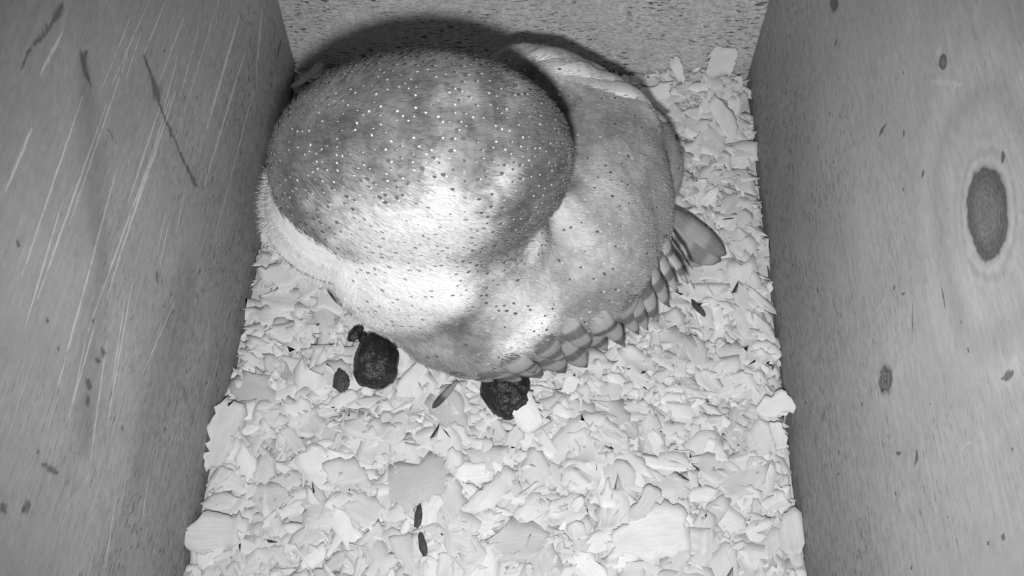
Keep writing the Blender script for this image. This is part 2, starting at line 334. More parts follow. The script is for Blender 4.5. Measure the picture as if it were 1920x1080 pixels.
ENV_P, ENV_Q, ENV_F, ENV_T = [], [], [], []; cnt = 0
def add_loose(P, Q, F, tone):
    global cnt
    ENV_P.append(P); ENV_Q.append(Q + cnt); ENV_F.append(F); ENV_T.append(np.full(len(P), tone)); cnt += len(P)
# sheet of packed litter beneath
nx, ny = 70, 90
gx = np.linspace(-X + .0006, X - .0006, nx); gy = np.linspace(-0.46, -0.0006, ny)
G = np.array([(x, y, litter_h(x, y) - 0.004) for y in gy for x in gx])
GQ = np.array([(j * nx + i, j * nx + i + 1, (j + 1) * nx + i + 1, (j + 1) * nx + i) for j in range(ny - 1) for i in range(nx - 1)])
add_loose(G, GQ, G.copy(), 0.60)
N_LOOSE = 7000
for k in range(N_LOOSE):
    x = RNG.uniform(-X + .004, X - .004); y = RNG.uniform(-0.44, -0.004)
    if under_owl(x, y): continue
    s = RNG.random()
    L = RNG.uniform(0.006, 0.016) if s < .6 else RNG.uniform(0.014, 0.030)
    Wd = L * RNG.uniform(0.22, 0.75)
    if s > .92: Wd = RNG.uniform(0.0012, 0.0025)
    P, Q, F = chip_arrays(RNG, L, Wd, RNG.normal(0, 0.7), RNG.uniform(.04, .22), 7, 4, RNG.normal(0, .3), RNG.uniform(-.2, .5), RNG.normal(0, .25))
    yaw = RNG.uniform(0, 6.283)
    n = (RNG.normal(0, .15), RNG.normal(0, .15), 1)
    m_ = np.array(rot_of(yaw, n))
    P = P @ m_.T + np.array((x, y, litter_h(x, y) + RNG.uniform(-0.003, 0.004)))
    P[:, 0] = np.clip(P[:, 0], -X + .0004, X - .0004); P[:, 1] = np.minimum(P[:, 1], -.0004)
    add_loose(P, Q, F, chip_tone(RNG))
me = mesh_np('loose_wood_shavings', np.vstack(ENV_P), np.vstack(ENV_Q), np.vstack(ENV_F), np.concatenate(ENV_T)); smooth(me)
lit = link('loose_wood_shavings', me, SHAV)
setp(lit, 'pale bed of small pine shavings covering the whole floor of the nest box', 'litter', kind='stuff')

# the shavings that show largest: each one an object
VAR = []
for k in range(60):
    L = RNG.uniform(0.014, 0.036); Wd = min(0.019, L * RNG.uniform(0.35, 0.85))
    P, Q, F = chip_arrays(RNG, L, Wd, RNG.normal(0, 0.32), RNG.uniform(.04, .18), 10, 5, RNG.normal(0, .25), RNG.uniform(-.15, .45), RNG.normal(0, .22))
    me = mesh_np('wood_shaving', P, Q, F, chip_tone(RNG)); smooth(me); me.materials.append(SHAV); me['wid'] = Wd; VAR.append((me, L))

NAMED = 0
def special(label, loc, yaw, nrm, L, Wd, curl, seed, tone=None, ragged=.08, twist=0, taper=0, cross=0, nu=12, nv=6, cat='wood shaving', name='wood_shaving'):
    r = np.random.default_rng(seed)
    P, Q, F = chip_arrays(r, L, Wd, curl, ragged, nu, nv, twist, taper, cross)
    me = mesh_np(name, P, Q, F, tone * .88 if tone else chip_tone(r)); smooth(me)
    o = link(name, me, SHAV)
    o.matrix_world = Matrix.Translation(Vector(loc)) @ rot_of(yaw, nrm).to_4x4()
    setp(o, label, cat); return o

placed = []; LOOSE = []
n_ind = 0; tries = 0
while n_ind < 280 and tries < 20000:
    tries += 1
    x = RNG.uniform(-X + .008, X - .008); y = RNG.uniform(-0.375, -0.008)
    if ((x - 0.0) / 0.105) ** 2 + ((y + 0.165) / 0.095) ** 2 < 1: continue
    if x < 0.02 and y > -0.13: continue
    if any((x - a) ** 2 + (y - b_) ** 2 < 0.0098 ** 2 for a, b_ in placed): continue
    placed.append((x, y))
    me, L = VAR[RNG.integers(len(VAR))]
    o = bpy.data.objects.new('wood_shaving', me); COL.objects.link(o)
    n = [RNG.normal(0, .10), RNG.normal(0, .10), 1]
    o.matrix_world = Matrix.Translation((x, y, litter_h(x, y) + RNG.uniform(0.0022, 0.0046))) @ rot_of(RNG.uniform(0, 6.283), n).to_4x4()
    # keep it inside the box
    xs = [(o.matrix_world @ v.co) for v in me.vertices]
    dx = max(0, -X + .0006 - min(p.x for p in xs)) - max(0, max(p.x for p in xs) - X + .0006); dy = -max(0, max(p.y for p in xs) + .0006)
    o.location.x += dx; o.location.y += dy
    LOOSE.append((o, x, y, L * me['wid']))
    n_ind += 1
ORD = 'largest,second largest,third largest,fourth largest,fifth largest,sixth largest,seventh largest,eighth largest,ninth largest,tenth largest,eleventh largest,twelfth largest,thirteenth largest,fourteenth largest,fifteenth largest,sixteenth largest,seventeenth largest,eighteenth largest,nineteenth largest,twentieth largest'.split(',')
def where(x, y):
    c = 'along the left wall' if x < -.115 else 'left of the middle' if x < -.04 else 'in the middle' if x < .04 else 'right of the middle' if x < .105 else 'along the right wall'
    r = 'at the back wall' if y > -.035 else 'in front of the back wall' if y > -.065 else 'above the wing tip' if y > -.11 else 'just above the wing tip' if y > -.15 else 'level with the wing tip' if y > -.19 else 'level with the owl breast' if y > -.235 else 'level with the round pellet' if y > -.262 else 'level with the half hidden pellet' if y > -.285 else 'just below the pellets' if y > -.31 else 'level with the grey curl' if y > -.338 else 'near the dark twig height' if y > -.358 else 'at the near edge'
    return c + ', ' + r
bins = {}
for q in LOOSE: bins.setdefault(where(q[1], q[2]), []).append(q)
for reg, lst in bins.items():
    for i, q in enumerate(sorted(lst, key=lambda q: -q[3])):
        setp(q[0], ORD[min(i, 19)] + ' loose flat shaving ' + reg, 'wood shaving', 'larger shavings on top of the nest litter')

# shavings that stand out
special('petal shaped shaving sticking up against the foot of the right wall', (0.159, -0.2735, 0.013), 0.35, (-.35, -.3, 1), 0.021, 0.011, 0.5, 5, .8, .03, taper=-.2)
special('narrow petal shaving just below the petal one against the right wall', (0.1605, -0.291, 0.009), 1.75, (-.7, -.2, 1), 0.017, 0.008, 0.6, 6, .78, .04)
special('large upright flake leaning on the left wall, tallest at its foot', (-0.1625, -0.303, 0.012), 1.45, (.9, -.25, .8), 0.040, 0.020, 0.25, 8, .74, .10, nu=14)
special('rounded curled flake in the near left corner by the wall', (-0.158, -0.361, 0.012), 0.1, (.25, -.2, 1), 0.030, 0.022, 1.3, 9, .74, .06, cross=-.2)
special('small twisted curl standing upright in front of the back wall', (0.114, -0.012, 0.020), 1.9, (-.1, -.9, .5), 0.020, 0.008, 1.2, 10, .78, .10, twist=.8)
special('broad flake standing upright against the back wall near the right corner', (0.1450, -0.010, 0.026), 0.1, (.05, -.9, .55), 0.024, 0.021, 0.4, 12, .72, .16, cross=.15)
special('long straight edged flake lying below the upright ones in the far right corner', (0.1465, -0.053, 0.013), 2.0, (.05, -.15, 1), 0.036, 0.013, 0.15, 13, .80, .04)
special('very wide flat flake near the bottom edge, right of the centre', (0.083, -0.352, 0.008), 0.25, (.03, -.05, 1), 0.044, 0.030, 0.2, 14, .83, .05, nu=14)
special('narrow flat strip laid across the corner of the very wide flake', (0.080, -0.337, 0.0125), 0.95, (.05, .1, 1), 0.026, 0.009, 0.15, 15, .72, .05)
special('big soft grey curl of shaving below the pellets, largest of the litter', (-0.0474, -0.3235, 0.006), 0.45, (-.05, .05, 1), 0.046, 0.027, -1.0, 16, .60, .05, cross=-.25, nu=16, nv=8)
special('arched shaving like a bent ribbon right of the big grey curl', (-0.0075, -0.332, 0.007), 0.75, (.05, -.1, 1), 0.036, 0.014, -1.2, 17, .80, .05, cross=-.3, nu=14)
special('pale shaving with a torn top edge overlapping the pellet under the wing', (0.013, -0.284, 0.014), 2.2, (.1, -.35, 1), 0.022, 0.015, -.5, 18, .84, .10)
special('torn splinter of shaving in the dark far left corner behind the head', (-0.155, -0.020, 0.011), 0.75, (.1, -.5, 1), 0.030, 0.005, 0.5, 19, .62, .30, twist=1.0)
special('striped shaving with raised fibres right of the round black pellet', (-0.057, -0.262, 0.009), 0.95, (-.1, -.2, 1), 0.026, 0.012, -.4, 20, .80, .14)
special('fan shaped frayed shaving at the back wall beside the far wing', (0.098, -0.030, 0.012), 0.4, (.0, -.4, 1), 0.024, 0.014, .4, 21, .78, .25)
special('flat rounded flake at the left edge under the owl face', (-0.148, -0.189, 0.007), 0.2, (.05, -.05, 1), 0.026, 0.018, .2, 22, .78, .05)

# ------------------------------------------------------------------ pellets, droppings and scraps
def pellet_mat(name, lo, hi, rough):
    b = NB(name); P = b.objco()
    n1 = b.noise(P, 260.0, 4.0, 0.7); n2 = b.noise(P, 90.0, 3.0, 0.6)
    m_ = b.m('MULTIPLY', b.ss(n1, 0.5, 0.75), b.ss(n2, 0.4, 0.65))
    return b.finish(b.mix(m_, lo, hi), b.mix(m_, rough, 0.85), 0.5, b.m('ADD', n1, n2), 0.9, 0.0016)
PEL = pellet_mat('pellet_crust', 0.018, 0.11, 0.30); DROP = pellet_mat('dark_scrap', 0.06, 0.16, 0.6)

def blob(name, loc, rad, yaw, seed, mat, label, cat, group=None, lump=0.10, sub=4, egg=0.0, parent=None, tilt=0):
    bm = bmesh.new(); bmesh.ops.create_icosphere(bm, subdivisions=sub, radius=1.0)
    for v in bm.verts:
        p = v.co.copy()
        k = 1 + lump * noise.noise(p * 1.6 + Vector((seed * 3.1, 0, 0))) + lump * .45 * noise.noise(p * 4.5 + Vector((0, seed * 2.3, 0))) + lump * .18 * noise.noise(p * 11 + Vector((0, 0, seed)))
        tx = 1 - egg * p.y
        v.co = Vector((p.x * rad[0] * k * tx, p.y * rad[1] * k, p.z * rad[2] * k))
    me = bpy.data.meshes.new(name); bm.to_mesh(me); bm.free(); smooth(me)
    o = link(name, me, mat, parent); o.location = loc; o.rotation_euler = (tilt, 0, yaw)
    if label: setp(o, label, cat, group)
    return o
blob('owl_pellet', (-0.0790, -0.2530, 0.0135), (0.0138, 0.0175, 0.0125), 0.1, 3, PEL, 'round glossy black pellet lying in the open left of the wing', 'pellet', 'owl pellets on the litter', .12, 5, .18)
blob('owl_pellet', (0.0010, -0.2690, 0.0110), (0.0142, 0.0180, 0.0120), 0.3, 5, PEL, 'square ended black pellet half hidden under the lower edge of the wing', 'pellet', 'owl pellets on the litter', .20, 5, -.1)
blob('owl_pellet', (-0.1090, -0.2020, 0.0070), (0.0060, 0.0130, 0.0060), 0.75, 8, PEL, 'dark sliver of a pellet showing under the pale breast', 'pellet', 'owl pellets on the litter', .12, 4, .1)
blob('pellet_crumb', (-0.0945, -0.2320, 0.0085), (0.0034, 0.0062, 0.0032), -0.6, 9, PEL, 'long dark crumb of pellet above the round black pellet', 'crumb', 'crumbs of pellet', .3, 3)
blob('pellet_crumb', (-0.0890, -0.2350, 0.0080), (0.0032, 0.0040, 0.0032), 0.2, 10, PEL, 'roundish dark crumb between the long crumb and the round pellet', 'crumb', 'crumbs of pellet', .3, 3)
blob('pellet_crumb', (-0.0685, -0.2385, 0.0090), (0.0020, 0.0035, 0.0016), 0.9, 11, DROP, 'tiny dark crumb right of the round black pellet', 'crumb', 'crumbs of pellet', .4, 3)
blob('bark_flake', (-0.0994, -0.2650, 0.0088), (0.0046, 0.0072, 0.0018), 0.15, 12, DROP, 'grey flake of bark left of the round black pellet', 'bark flake', None, .3, 4)
blob('bark_flake', (0.1190, -0.2060, 0.0085), (0.0018, 0.0062, 0.0016), 0.65, 13, DROP, 'thin dark sliver of bark right of the wing, near the right wall', 'bark flake', None, .3, 4)
tw = bpy.data.objects.new('dark_twig', None); COL.objects.link(tw); tw.location = (-0.0440, -0.3560, 0.0085)
setp(tw, 'short dark twig broken in two below the big grey curl', 'twig')
blob('twig_piece', (-0.0014, 0.0085, 0.0012), (0.0021, 0.0066, 0.0018), -0.05, 14, DROP, None, None, None, .2, 4, parent=tw)
blob('twig_piece', (0.0022, -0.0065, 0.0010), (0.0020, 0.0066, 0.0016), 0.30, 15, DROP, None, None, None, .2, 4, .2, parent=tw)

# ------------------------------------------------------------------ the owl
def owl_mat():
    b = NB('plumage'); P = b.objco()
    head = b.attr('head').outputs['Fac']; white = b.attr('white').outputs['Fac']
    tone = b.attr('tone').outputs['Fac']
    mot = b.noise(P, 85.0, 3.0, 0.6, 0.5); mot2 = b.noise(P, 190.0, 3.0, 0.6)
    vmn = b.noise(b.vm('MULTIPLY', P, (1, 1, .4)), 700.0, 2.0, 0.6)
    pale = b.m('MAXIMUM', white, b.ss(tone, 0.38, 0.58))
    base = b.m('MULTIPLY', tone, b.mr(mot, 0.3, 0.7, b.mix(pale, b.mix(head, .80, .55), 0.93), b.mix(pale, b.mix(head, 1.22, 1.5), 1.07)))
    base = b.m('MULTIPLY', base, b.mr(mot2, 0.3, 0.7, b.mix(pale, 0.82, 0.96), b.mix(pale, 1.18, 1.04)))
    base = b.m('MULTIPLY', base, b.mr(vmn, 0.25, 0.75, 0.92, 1.08))
    base = b.m('MINIMUM', base, 0.86)
    s = b.bsdf
    s.inputs['Sheen Weight'].default_value = 0.15; s.inputs['Sheen Roughness'].default_value = 0.6
    return b.finish(base, 0.9, 0.05, b.m('ADD', vmn, mot2), 0.35, 0.0012)
PLUM = owl_mat()

def white_mat():
    b = NB('white_down'); P = b.objco()
    n1 = b.noise(P, 320.0, 3.0, 0.6); n2 = b.noise(P, 60.0, 2.0)
    return b.finish(b.m('MULTIPLY', b.mr(n1, .25, .75, .52, .64), b.mr(n2, .3, .7, .95, 1.05)), 0.95, 0.05, n1, 0.4, 0.001)
WDOWN = white_mat()

owl = bpy.data.objects.new('barn_owl', None); COL.objects.link(owl); owl.location = (0, -0.18, 0)
setp(owl, 'speckled barn owl crouching on the shavings with head turned down to the left', 'owl')

def W2L(p): return Vector(p) - Vector((0, -0.18, 0))

HC = Vector((-0.0369, -0.2464, 0.1936))
parts = [  # centre, radii, euler
    (HC, (0.0686, 0.0443, 0.0626), (0.15, -0.1, 0.1)),
    ((-0.0345, -0.2468, 0.1241), (0.0586, 0.0422, 0.0682), (0, 0, 0)),
    ((-0.0547, -0.1901, 0.0626), (0.0691, 0.0550, 0.0605), (0, 0, 0)),
    ((0.0166, -0.1660, 0.0723), (0.0783, 0.0981, 0.0642), (0, 0, 0.2)),
    ((-0.0010, -0.2095, 0.0730), (0.0824, 0.0729, 0.0725), (0, 0, 0.3)),
    ((0.0505, -0.1192, 0.0520), (0.0602, 0.0399, 0.0496), (0, 0, -0.5)),
    (tuple(at(770, 505, 0.145)), (0.041, 0.028, 0.048), (0, 0, 0)),
    (tuple(at(905, 540, 0.098)), (0.055, 0.046, 0.050), (0, 0, 0.3)),
    (tuple(at(1030, 450, 0.092)), (0.060, 0.060, 0.046), (0, 0, 0.2)),
    (tuple(at(1000, 178, 0.108)), (0.045, 0.025, 0.032), (0, 0, -.1)),
    (tuple(at(1125, 232, 0.085)), (0.042, 0.024, 0.034), (0, 0, -.55)),
]
def ell_bm(bm, c, r, e, sub=5):
    mt = Matrix.Translation(Vector(c)) @ __import__('mathutils').Euler(e).to_matrix().to_4x4() @ Matrix.Diagonal((*r, 1))
    bmesh.ops.create_icosphere(bm, subdivisions=sub, radius=1.0, matrix=mt)
bm = bmesh.new()
for c, r, e in parts: ell_bm(bm, c, r, e)
me0 = bpy.data.meshes.new('owl_blocks'); bm.to_mesh(me0); bm.free()
tmp = bpy.data.objects.new('owl_blocks', me0); COL.objects.link(tmp)
md = tmp.modifiers.new('r', 'REMESH'); md.mode = 'VOXEL'; md.voxel_size = 0.0022
sm = tmp.modifiers.new('s', 'SMOOTH'); sm.factor = 0.5; sm.iterations = 46
dg = bpy.context.evaluated_depsgraph_get(); dg.update()
body_me = bpy.data.meshes.new_from_object(tmp.evaluated_get(dg)); body_me.name = 'body'
bpy.data.objects.remove(tmp); bpy.data.meshes.remove(me0)

def sstep(v, a, b_):
    t = np.clip((v - a) / (b_ - a), 0, 1); return t * t * (3 - 2 * t)
nv_ = len(body_me.vertices); co = np.empty(nv_ * 3, np.float32); body_me.vertices.foreach_get('co', co); co = co.reshape(-1, 3)
BVH = BVHTree.FromPolygons([Vector(c) for c in co], [p.vertices[:] for p in body_me.polygons])
def on_owl(u, v):
    """the point of the plumage seen at photo pixel (u, v)"""
    d = (FW + RX * ((u - 960) / FPX) - UY * ((v - 540) / FPX)).normalized()
    h = BVH.ray_cast(CAM, d)
    return (h[0], h[1]) if h[0] is not None else (None, None)
def by_owl(u, v, z0=0.012, z1=0.10):
    """the point beside the owl at pixel (u, v) that is nearest to its plumage"""
    best = None
    for k in range(60):
        p = at(u, v, z0 + (z1 - z0) * k / 59); h = BVH.find_nearest(p)
        if best is None or h[3] < best[0]: best = (h[3], p, h[1])
    return best[1], best[2]
hd = np.linalg.norm((co - np.array(HC)) / np.array((0.071, 0.0465, 0.065)), axis=1)
head_w = 1 - sstep(hd, 1.02, 1.25)
wob = np.array([noise.noise(Vector(c) * 60) + .6 * noise.noise(Vector(c) * 160) for c in co])
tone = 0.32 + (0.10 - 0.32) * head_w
white_w = np.zeros(nv_)
# patches of the plumage, with shade painted into the head crease: photo pixel, reach in pixels, albedo, strength
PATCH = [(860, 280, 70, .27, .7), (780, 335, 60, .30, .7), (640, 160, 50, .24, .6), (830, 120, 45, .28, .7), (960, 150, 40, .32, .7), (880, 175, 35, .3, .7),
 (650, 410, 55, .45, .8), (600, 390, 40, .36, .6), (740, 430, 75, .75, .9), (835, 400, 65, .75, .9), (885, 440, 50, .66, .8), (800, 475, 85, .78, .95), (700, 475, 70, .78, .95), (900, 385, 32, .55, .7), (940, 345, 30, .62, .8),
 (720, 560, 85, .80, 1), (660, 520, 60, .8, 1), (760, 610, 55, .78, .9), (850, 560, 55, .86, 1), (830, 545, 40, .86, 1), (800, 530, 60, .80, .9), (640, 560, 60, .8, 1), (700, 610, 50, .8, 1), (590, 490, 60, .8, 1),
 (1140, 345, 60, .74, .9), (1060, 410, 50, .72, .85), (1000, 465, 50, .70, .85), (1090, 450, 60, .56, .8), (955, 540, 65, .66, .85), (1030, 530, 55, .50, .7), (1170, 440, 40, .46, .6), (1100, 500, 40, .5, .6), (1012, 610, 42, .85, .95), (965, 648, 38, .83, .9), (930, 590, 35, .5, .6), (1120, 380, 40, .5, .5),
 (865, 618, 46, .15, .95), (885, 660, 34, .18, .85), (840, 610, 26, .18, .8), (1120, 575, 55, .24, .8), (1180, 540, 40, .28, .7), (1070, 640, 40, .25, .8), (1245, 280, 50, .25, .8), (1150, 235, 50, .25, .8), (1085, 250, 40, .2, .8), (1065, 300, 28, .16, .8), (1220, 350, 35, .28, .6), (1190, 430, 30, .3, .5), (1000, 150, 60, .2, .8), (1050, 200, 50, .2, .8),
 (1068, 345, 30, .14, .85), (1035, 400, 34, .16, .85), (985, 450, 32, .2, .8), (925, 490, 30, .3, .7), (880, 515, 24, .4, .6), (790, 655, 35, .42, .7), (850, 695, 40, .3, .7), (960, 98, 45, .6, .9), (1050, 132, 32, .58, .9), (1150, 182, 28, .6, .9), (1222, 214, 28, .65, .9)]  # leading entries: head and shoulder crease, dark feathers plus painted shade
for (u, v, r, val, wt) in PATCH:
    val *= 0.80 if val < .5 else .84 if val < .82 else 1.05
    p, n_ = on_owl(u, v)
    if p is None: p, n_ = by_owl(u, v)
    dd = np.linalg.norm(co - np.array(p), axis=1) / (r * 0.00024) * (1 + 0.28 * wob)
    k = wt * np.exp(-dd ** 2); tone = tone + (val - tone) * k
for (u, v, r) in [(590, 480, 60), (640, 540, 55), (690, 600, 45), (560, 440, 40), (620, 560, 50), (740, 640, 25), (650, 500, 30)]:
    p, n_ = on_owl(u, v)
    if p is None: p, n_ = by_owl(u, v)
    dd = np.linalg.norm(co - np.array(p), axis=1) / (r * 0.00024); white_w = np.maximum(white_w, np.exp(-dd ** 4))
low_front = sstep(-(co[:, 0] + .05), 0.0, 0.02) * sstep(0.11 - co[:, 2], 0, 0.02) * sstep(-(co[:, 1] + .10), 0, .03)
white_w = np.maximum(white_w, low_front)
tone = tone + (0.66 - tone) * white_w
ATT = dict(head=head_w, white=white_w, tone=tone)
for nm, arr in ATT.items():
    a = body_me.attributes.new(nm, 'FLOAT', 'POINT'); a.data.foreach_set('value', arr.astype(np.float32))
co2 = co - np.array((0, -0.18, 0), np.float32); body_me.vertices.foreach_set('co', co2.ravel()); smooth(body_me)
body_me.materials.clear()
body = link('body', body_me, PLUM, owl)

# facial disc: a shallow heart shaped dish of white feathers with a raised ruff, beak and eyes, turned down to the left
FD = Vector((-0.435, -0.066, -0.898)).normalized()
def disc_mesh():
    bm = bmesh.new(); nr, na = 14, 64; rows = []
    for i in range(nr + 1):
        t = i / nr; ring = []
        for j in range(na):
            a = 2 * math.pi * j / na
            r = 0.0395 * (1 - 0.10 * max(0, math.cos(a)) ** 6 + 0.03 * math.cos(2 * a))
            if t < .72: z = 0.010 * (t / .72) ** 2 - .004 * math.exp(-(t * 4) ** 2); rr = r * t / .72 * 0.94
            else:
                q = (t - .72) / .28; z = 0.010 + 0.006 * math.sin(q * math.pi) - 0.030 * q ** 2; rr = r * (0.94 + 0.06 * math.sin(q * math.pi * .8))
            ring.append(bm.verts.new((rr * math.cos(a), rr * math.sin(a), z)))
        rows.append(ring)
    for i in range(nr):
        for j in range(na):
            k = (j + 1) % na
            if i == 0:
                continue
            bm.faces.new((rows[i][j], rows[i][k], rows[i + 1][k], rows[i + 1][j]))
    bm.faces.new(rows[1])
    for v in rows[0]: bm.verts.remove(v)
    me = bpy.data.meshes.new('facial_disc'); bm.to_mesh(me); bm.free(); smooth(me); return me
disc = link('facial_disc', disc_mesh(), WDOWN, owl); disc['label'] = 'white facial disc with raised ruff'
upv = Vector((0, 0, 1)); xa = (upv - FD * upv.dot(FD)).normalized(); ya = FD.cross(xa)
DM = Matrix((xa, ya, FD)).transposed().to_4x4(); DM.translation = W2L((-0.0762, -0.2473, 0.1632)); disc.matrix_local = DM
bk = NB('horn'); HORN = bk.finish(bk.mr(bk.noise(bk.objco(), 200.0), .3, .7, .45, .6), .4, .4)
ey = NB('dark_eye'); EYE = ey.finish(ey.mr(ey.noise(ey.objco(), 200.0), .3, .7, .01, .02), .08, .6)
bm = bmesh.new(); bmesh.ops.create_cone(bm, segments=12, radius1=0.0055, radius2=0.0008, depth=0.024, cap_ends=True)
for v in bm.verts:
    v.co = Vector((v.co.x * 1.2 - (v.co.z + .012) ** 2 * 9, v.co.y * .8, v.co.z))
me = bpy.data.meshes.new('beak'); bm.to_mesh(me); bm.free(); smooth(me)
o = link('beak', me, HORN, disc); o.location = (-0.012, 0, 0.012); o.rotation_euler = (0, -1.0, 0)
for sgn in (-1, 1):
    bm = bmesh.new(); bmesh.ops.create_uvsphere(bm, u_segments=20, v_segments=12, radius=0.0075)
    me = bpy.data.meshes.new('eye'); bm.to_mesh(me); bm.free(); smooth(me)
    o = link('eye', me, EYE, disc); o.location = (0.008, sgn * 0.020, 0.002)

# feathers
def feather_mat(name, light, dark, nb, tipdark):
    b = NB(name); f = b.attr('fib').outputs['Vector']; x, y, z = b.xyz(f)
    n1 = b.noise(b.vm('MULTIPLY', f, (60, 60, 1)), 1.0, 3.0)
    bar = b.ss(b.m('SINE', b.m('ADD', b.m('MULTIPLY', x, nb * 6.283), b.m('ADD', z, b.m('MULTIPLY', n1, 1.6)))), -0.2, 0.7)
    vein = b.noise(b.vm('MULTIPLY', f, (4, 60, 1)), 1.0, 2.0)
    val = b.mix(bar, light, dark)
    val = b.mix(b.m('MULTIPLY', b.ss(x, 0.86, 0.98), tipdark), val, dark * .7)
    val = b.m('MULTIPLY', val, b.mr(vein, .3, .7, .82, 1.15))
    sh = b.m('SUBTRACT', 1.0, b.ss(b.m('ABSOLUTE', y), 0.03, 0.09))
    val = b.mix(b.m('MULTIPLY', sh, 0.12), val, 0.4)
    return b.finish(val, 0.7, 0.15, vein, 0.3, 0.0004)
FM = feather_mat('flight_feather', 0.42, 0.17, 2.6, 0.45); FW_ = feather_mat('pale_feather', 0.70, 0.42, 0.8, 0.1); FP = feather_mat('primary_feather', 0.36, 0.22, 1.6, 0.8)

def feather(name, root, tip, width, mat, nrm=None, off=0.001, sag=0.0, point=1.0, parent=owl, hug=0.6, label=None, seed=0, nu=16, nv=5, tuck=0.0):
    root, tip = Vector(root), Vector(tip); ax = tip - root; L = ax.length; ax.normalize()
    if nrm is None:
        hit = BVH.find_nearest(root.lerp(tip, .4)); nrm = hit[1]
    nrm = (Vector(nrm) - ax * Vector(nrm).dot(ax)).normalized(); side = nrm.cross(ax)
    P = []; F = []
    for i in range(nu):
        t = i / (nu - 1)
        wv = width * (0.35 + 0.65 * min(1, t * 3.0)) * (1 - max(0, (t - .55) / .45) ** (1.6 + 1.2 / point)) ** (0.55 * point + .02)
        wv = max(wv, width * .04)
        for j in range(nv):
            v = -0.5 + j / (nv - 1)
            p = root + ax * (t * L) + side * (v * wv) + nrm * (sag * 4 * t * (1 - t) - 0.18 * wv * (2 * abs(v)) ** 2)
            hit = BVH.find_nearest(p); of = off - tuck * max(0, 1 - t / .55)
            sd_ = (p - hit[0]).dot(hit[1])
            if t < hug or sd_ < of:
                k = 1.0 if sd_ < of else max(0, 1 - t / hug)
                p = p.lerp(hit[0] + hit[1] * (of - 0.10 * wv * (2 * abs(v)) ** 2), k)
            P.append(p); F.append((t, v, seed * 1.7))
    n = len(P); P = np.array([W2L(p) for p in P]); F = np.array(F)
    quads = [(i * nv + j, (i + 1) * nv + j, (i + 1) * nv + j + 1, i * nv + j + 1) for i in range(nu - 1) for j in range(nv - 1)]
    P2 = P - np.array(nrm) * 0.0005
    q = quads + [(a + n, d + n, c + n, b_ + n) for a, b_, c, d in quads]
    ring = [i * nv for i in range(nu)] + [(nu - 1) * nv + j for j in range(1, nv)] + [i * nv + nv - 1 for i in range(nu - 2, -1, -1)] + [j for j in range(nv - 2, 0, -1)]
    for k in range(len(ring)):
        a, b_ = ring[k], ring[(k + 1) % len(ring)]; q.append((b_, a, a + n, b_ + n))
    me = mesh_np(name, np.vstack([P, P2]), np.array(q), np.vstack([F, F])); smooth(me)
    o = link(name, me, mat, parent)
    if label: o['label'] = label
    return o

# near wing: tips along the lower edge, from the wing tip round to the front
TIPS = [ # photo pixel of the tip, height, pixel of the root
    (1296, 503, .028, 1262, 415), (1287, 530, .030, 1250, 440), (1268, 546, .032, 1235, 455), (1252, 573, .033, 1222, 485),
    (1230, 600, .034, 1205, 505), (1211, 615, .035, 1180, 530), (1193, 623, .036, 1160, 545), (1167, 645, .037, 1120, 570),
    (1137, 663, .038, 1085, 595), (1100, 693, .040, 1030, 615), (1060, 703, .042, 985, 640), (1015, 712, .043, 930, 655), (975, 717, .044, 880, 665), (925, 716, .045, 835, 668)]
def wing_feather(name, u, v, ru, rv, wd, mat, off, point, seed, hug, free=True, nrm=None, z1=.1, tuck=0.0045):
    r_, n1 = on_owl(ru, rv)
    if r_ is None: r_, n1 = by_owl(ru, rv)
    p_, n2 = (None, None) if free else on_owl(u, v)
    if p_ is None: p_, n2 = by_owl(u, v, z1=z1)
    return feather(name, r_ + n1 * off, p_ + n2 * off, wd, mat, nrm=nrm or (n1 + n2), off=off, point=point, seed=seed, hug=hug, tuck=tuck)
for k, (u, v, z, ru, rv) in enumerate(TIPS):
    if k > 7: u, v = u - 3, v - 11
    wing_feather('flight_feather', u, v, ru, rv, 0.0105 if k < 8 else 0.0135, FM, 0.0014 + .00012 * k, 2.0 if k < 9 else 1.2, k, 0.6)
# a second, shorter row above it
ROW2 = [(1262, 500, 1240, 420), (1240, 540, 1215, 460), (1212, 570, 1180, 490), (1180, 596, 1140, 520), (1140, 622, 1090, 550), (1100, 645, 1040, 580), (1050, 668, 980, 605), (1000, 690, 920, 630)]
for k, (u, v, ru, rv) in enumerate(ROW2):
    wing_feather('covert_feather', u, v, ru, rv, 0.0125, FM, 0.0024 + .0001 * k, .9, k + 20, 1.2, free=False, tuck=0.006)
# wing tip: long primaries crossing past the body on the right
for k, (u, v, z, ru, rv, wd) in enumerate([(1362, 478, .016, 1255, 400, .016), (1352, 490, .013, 1245, 425, .018), (1325, 492, .012, 1240, 445, .016)]):
    feather('primary_feather', at(ru, rv, .045 - .004 * k), at(u, v, z), wd, FP, nrm=(.1, -.5, 1), off=0.0008, point=1.15, seed=k + 40, hug=.3)
# far wing: pale and grey feathers along the upper right
for k, (u, v, z, ru, rv, wd) in enumerate([(1250, 228, .045, 1080, 150, .014), (1215, 205, .050, 1040, 130, .014), (1160, 165, .055, 990, 110, .015), (1100, 132, .060, 950, 98, .015), (1030, 105, .066, 900, 95, .014)]):
    wing_feather('far_wing_feather', u, v, ru, rv, wd, FW_, 0.0022 + .0002 * k, .8, k + 60, .9, tuck=0.002)

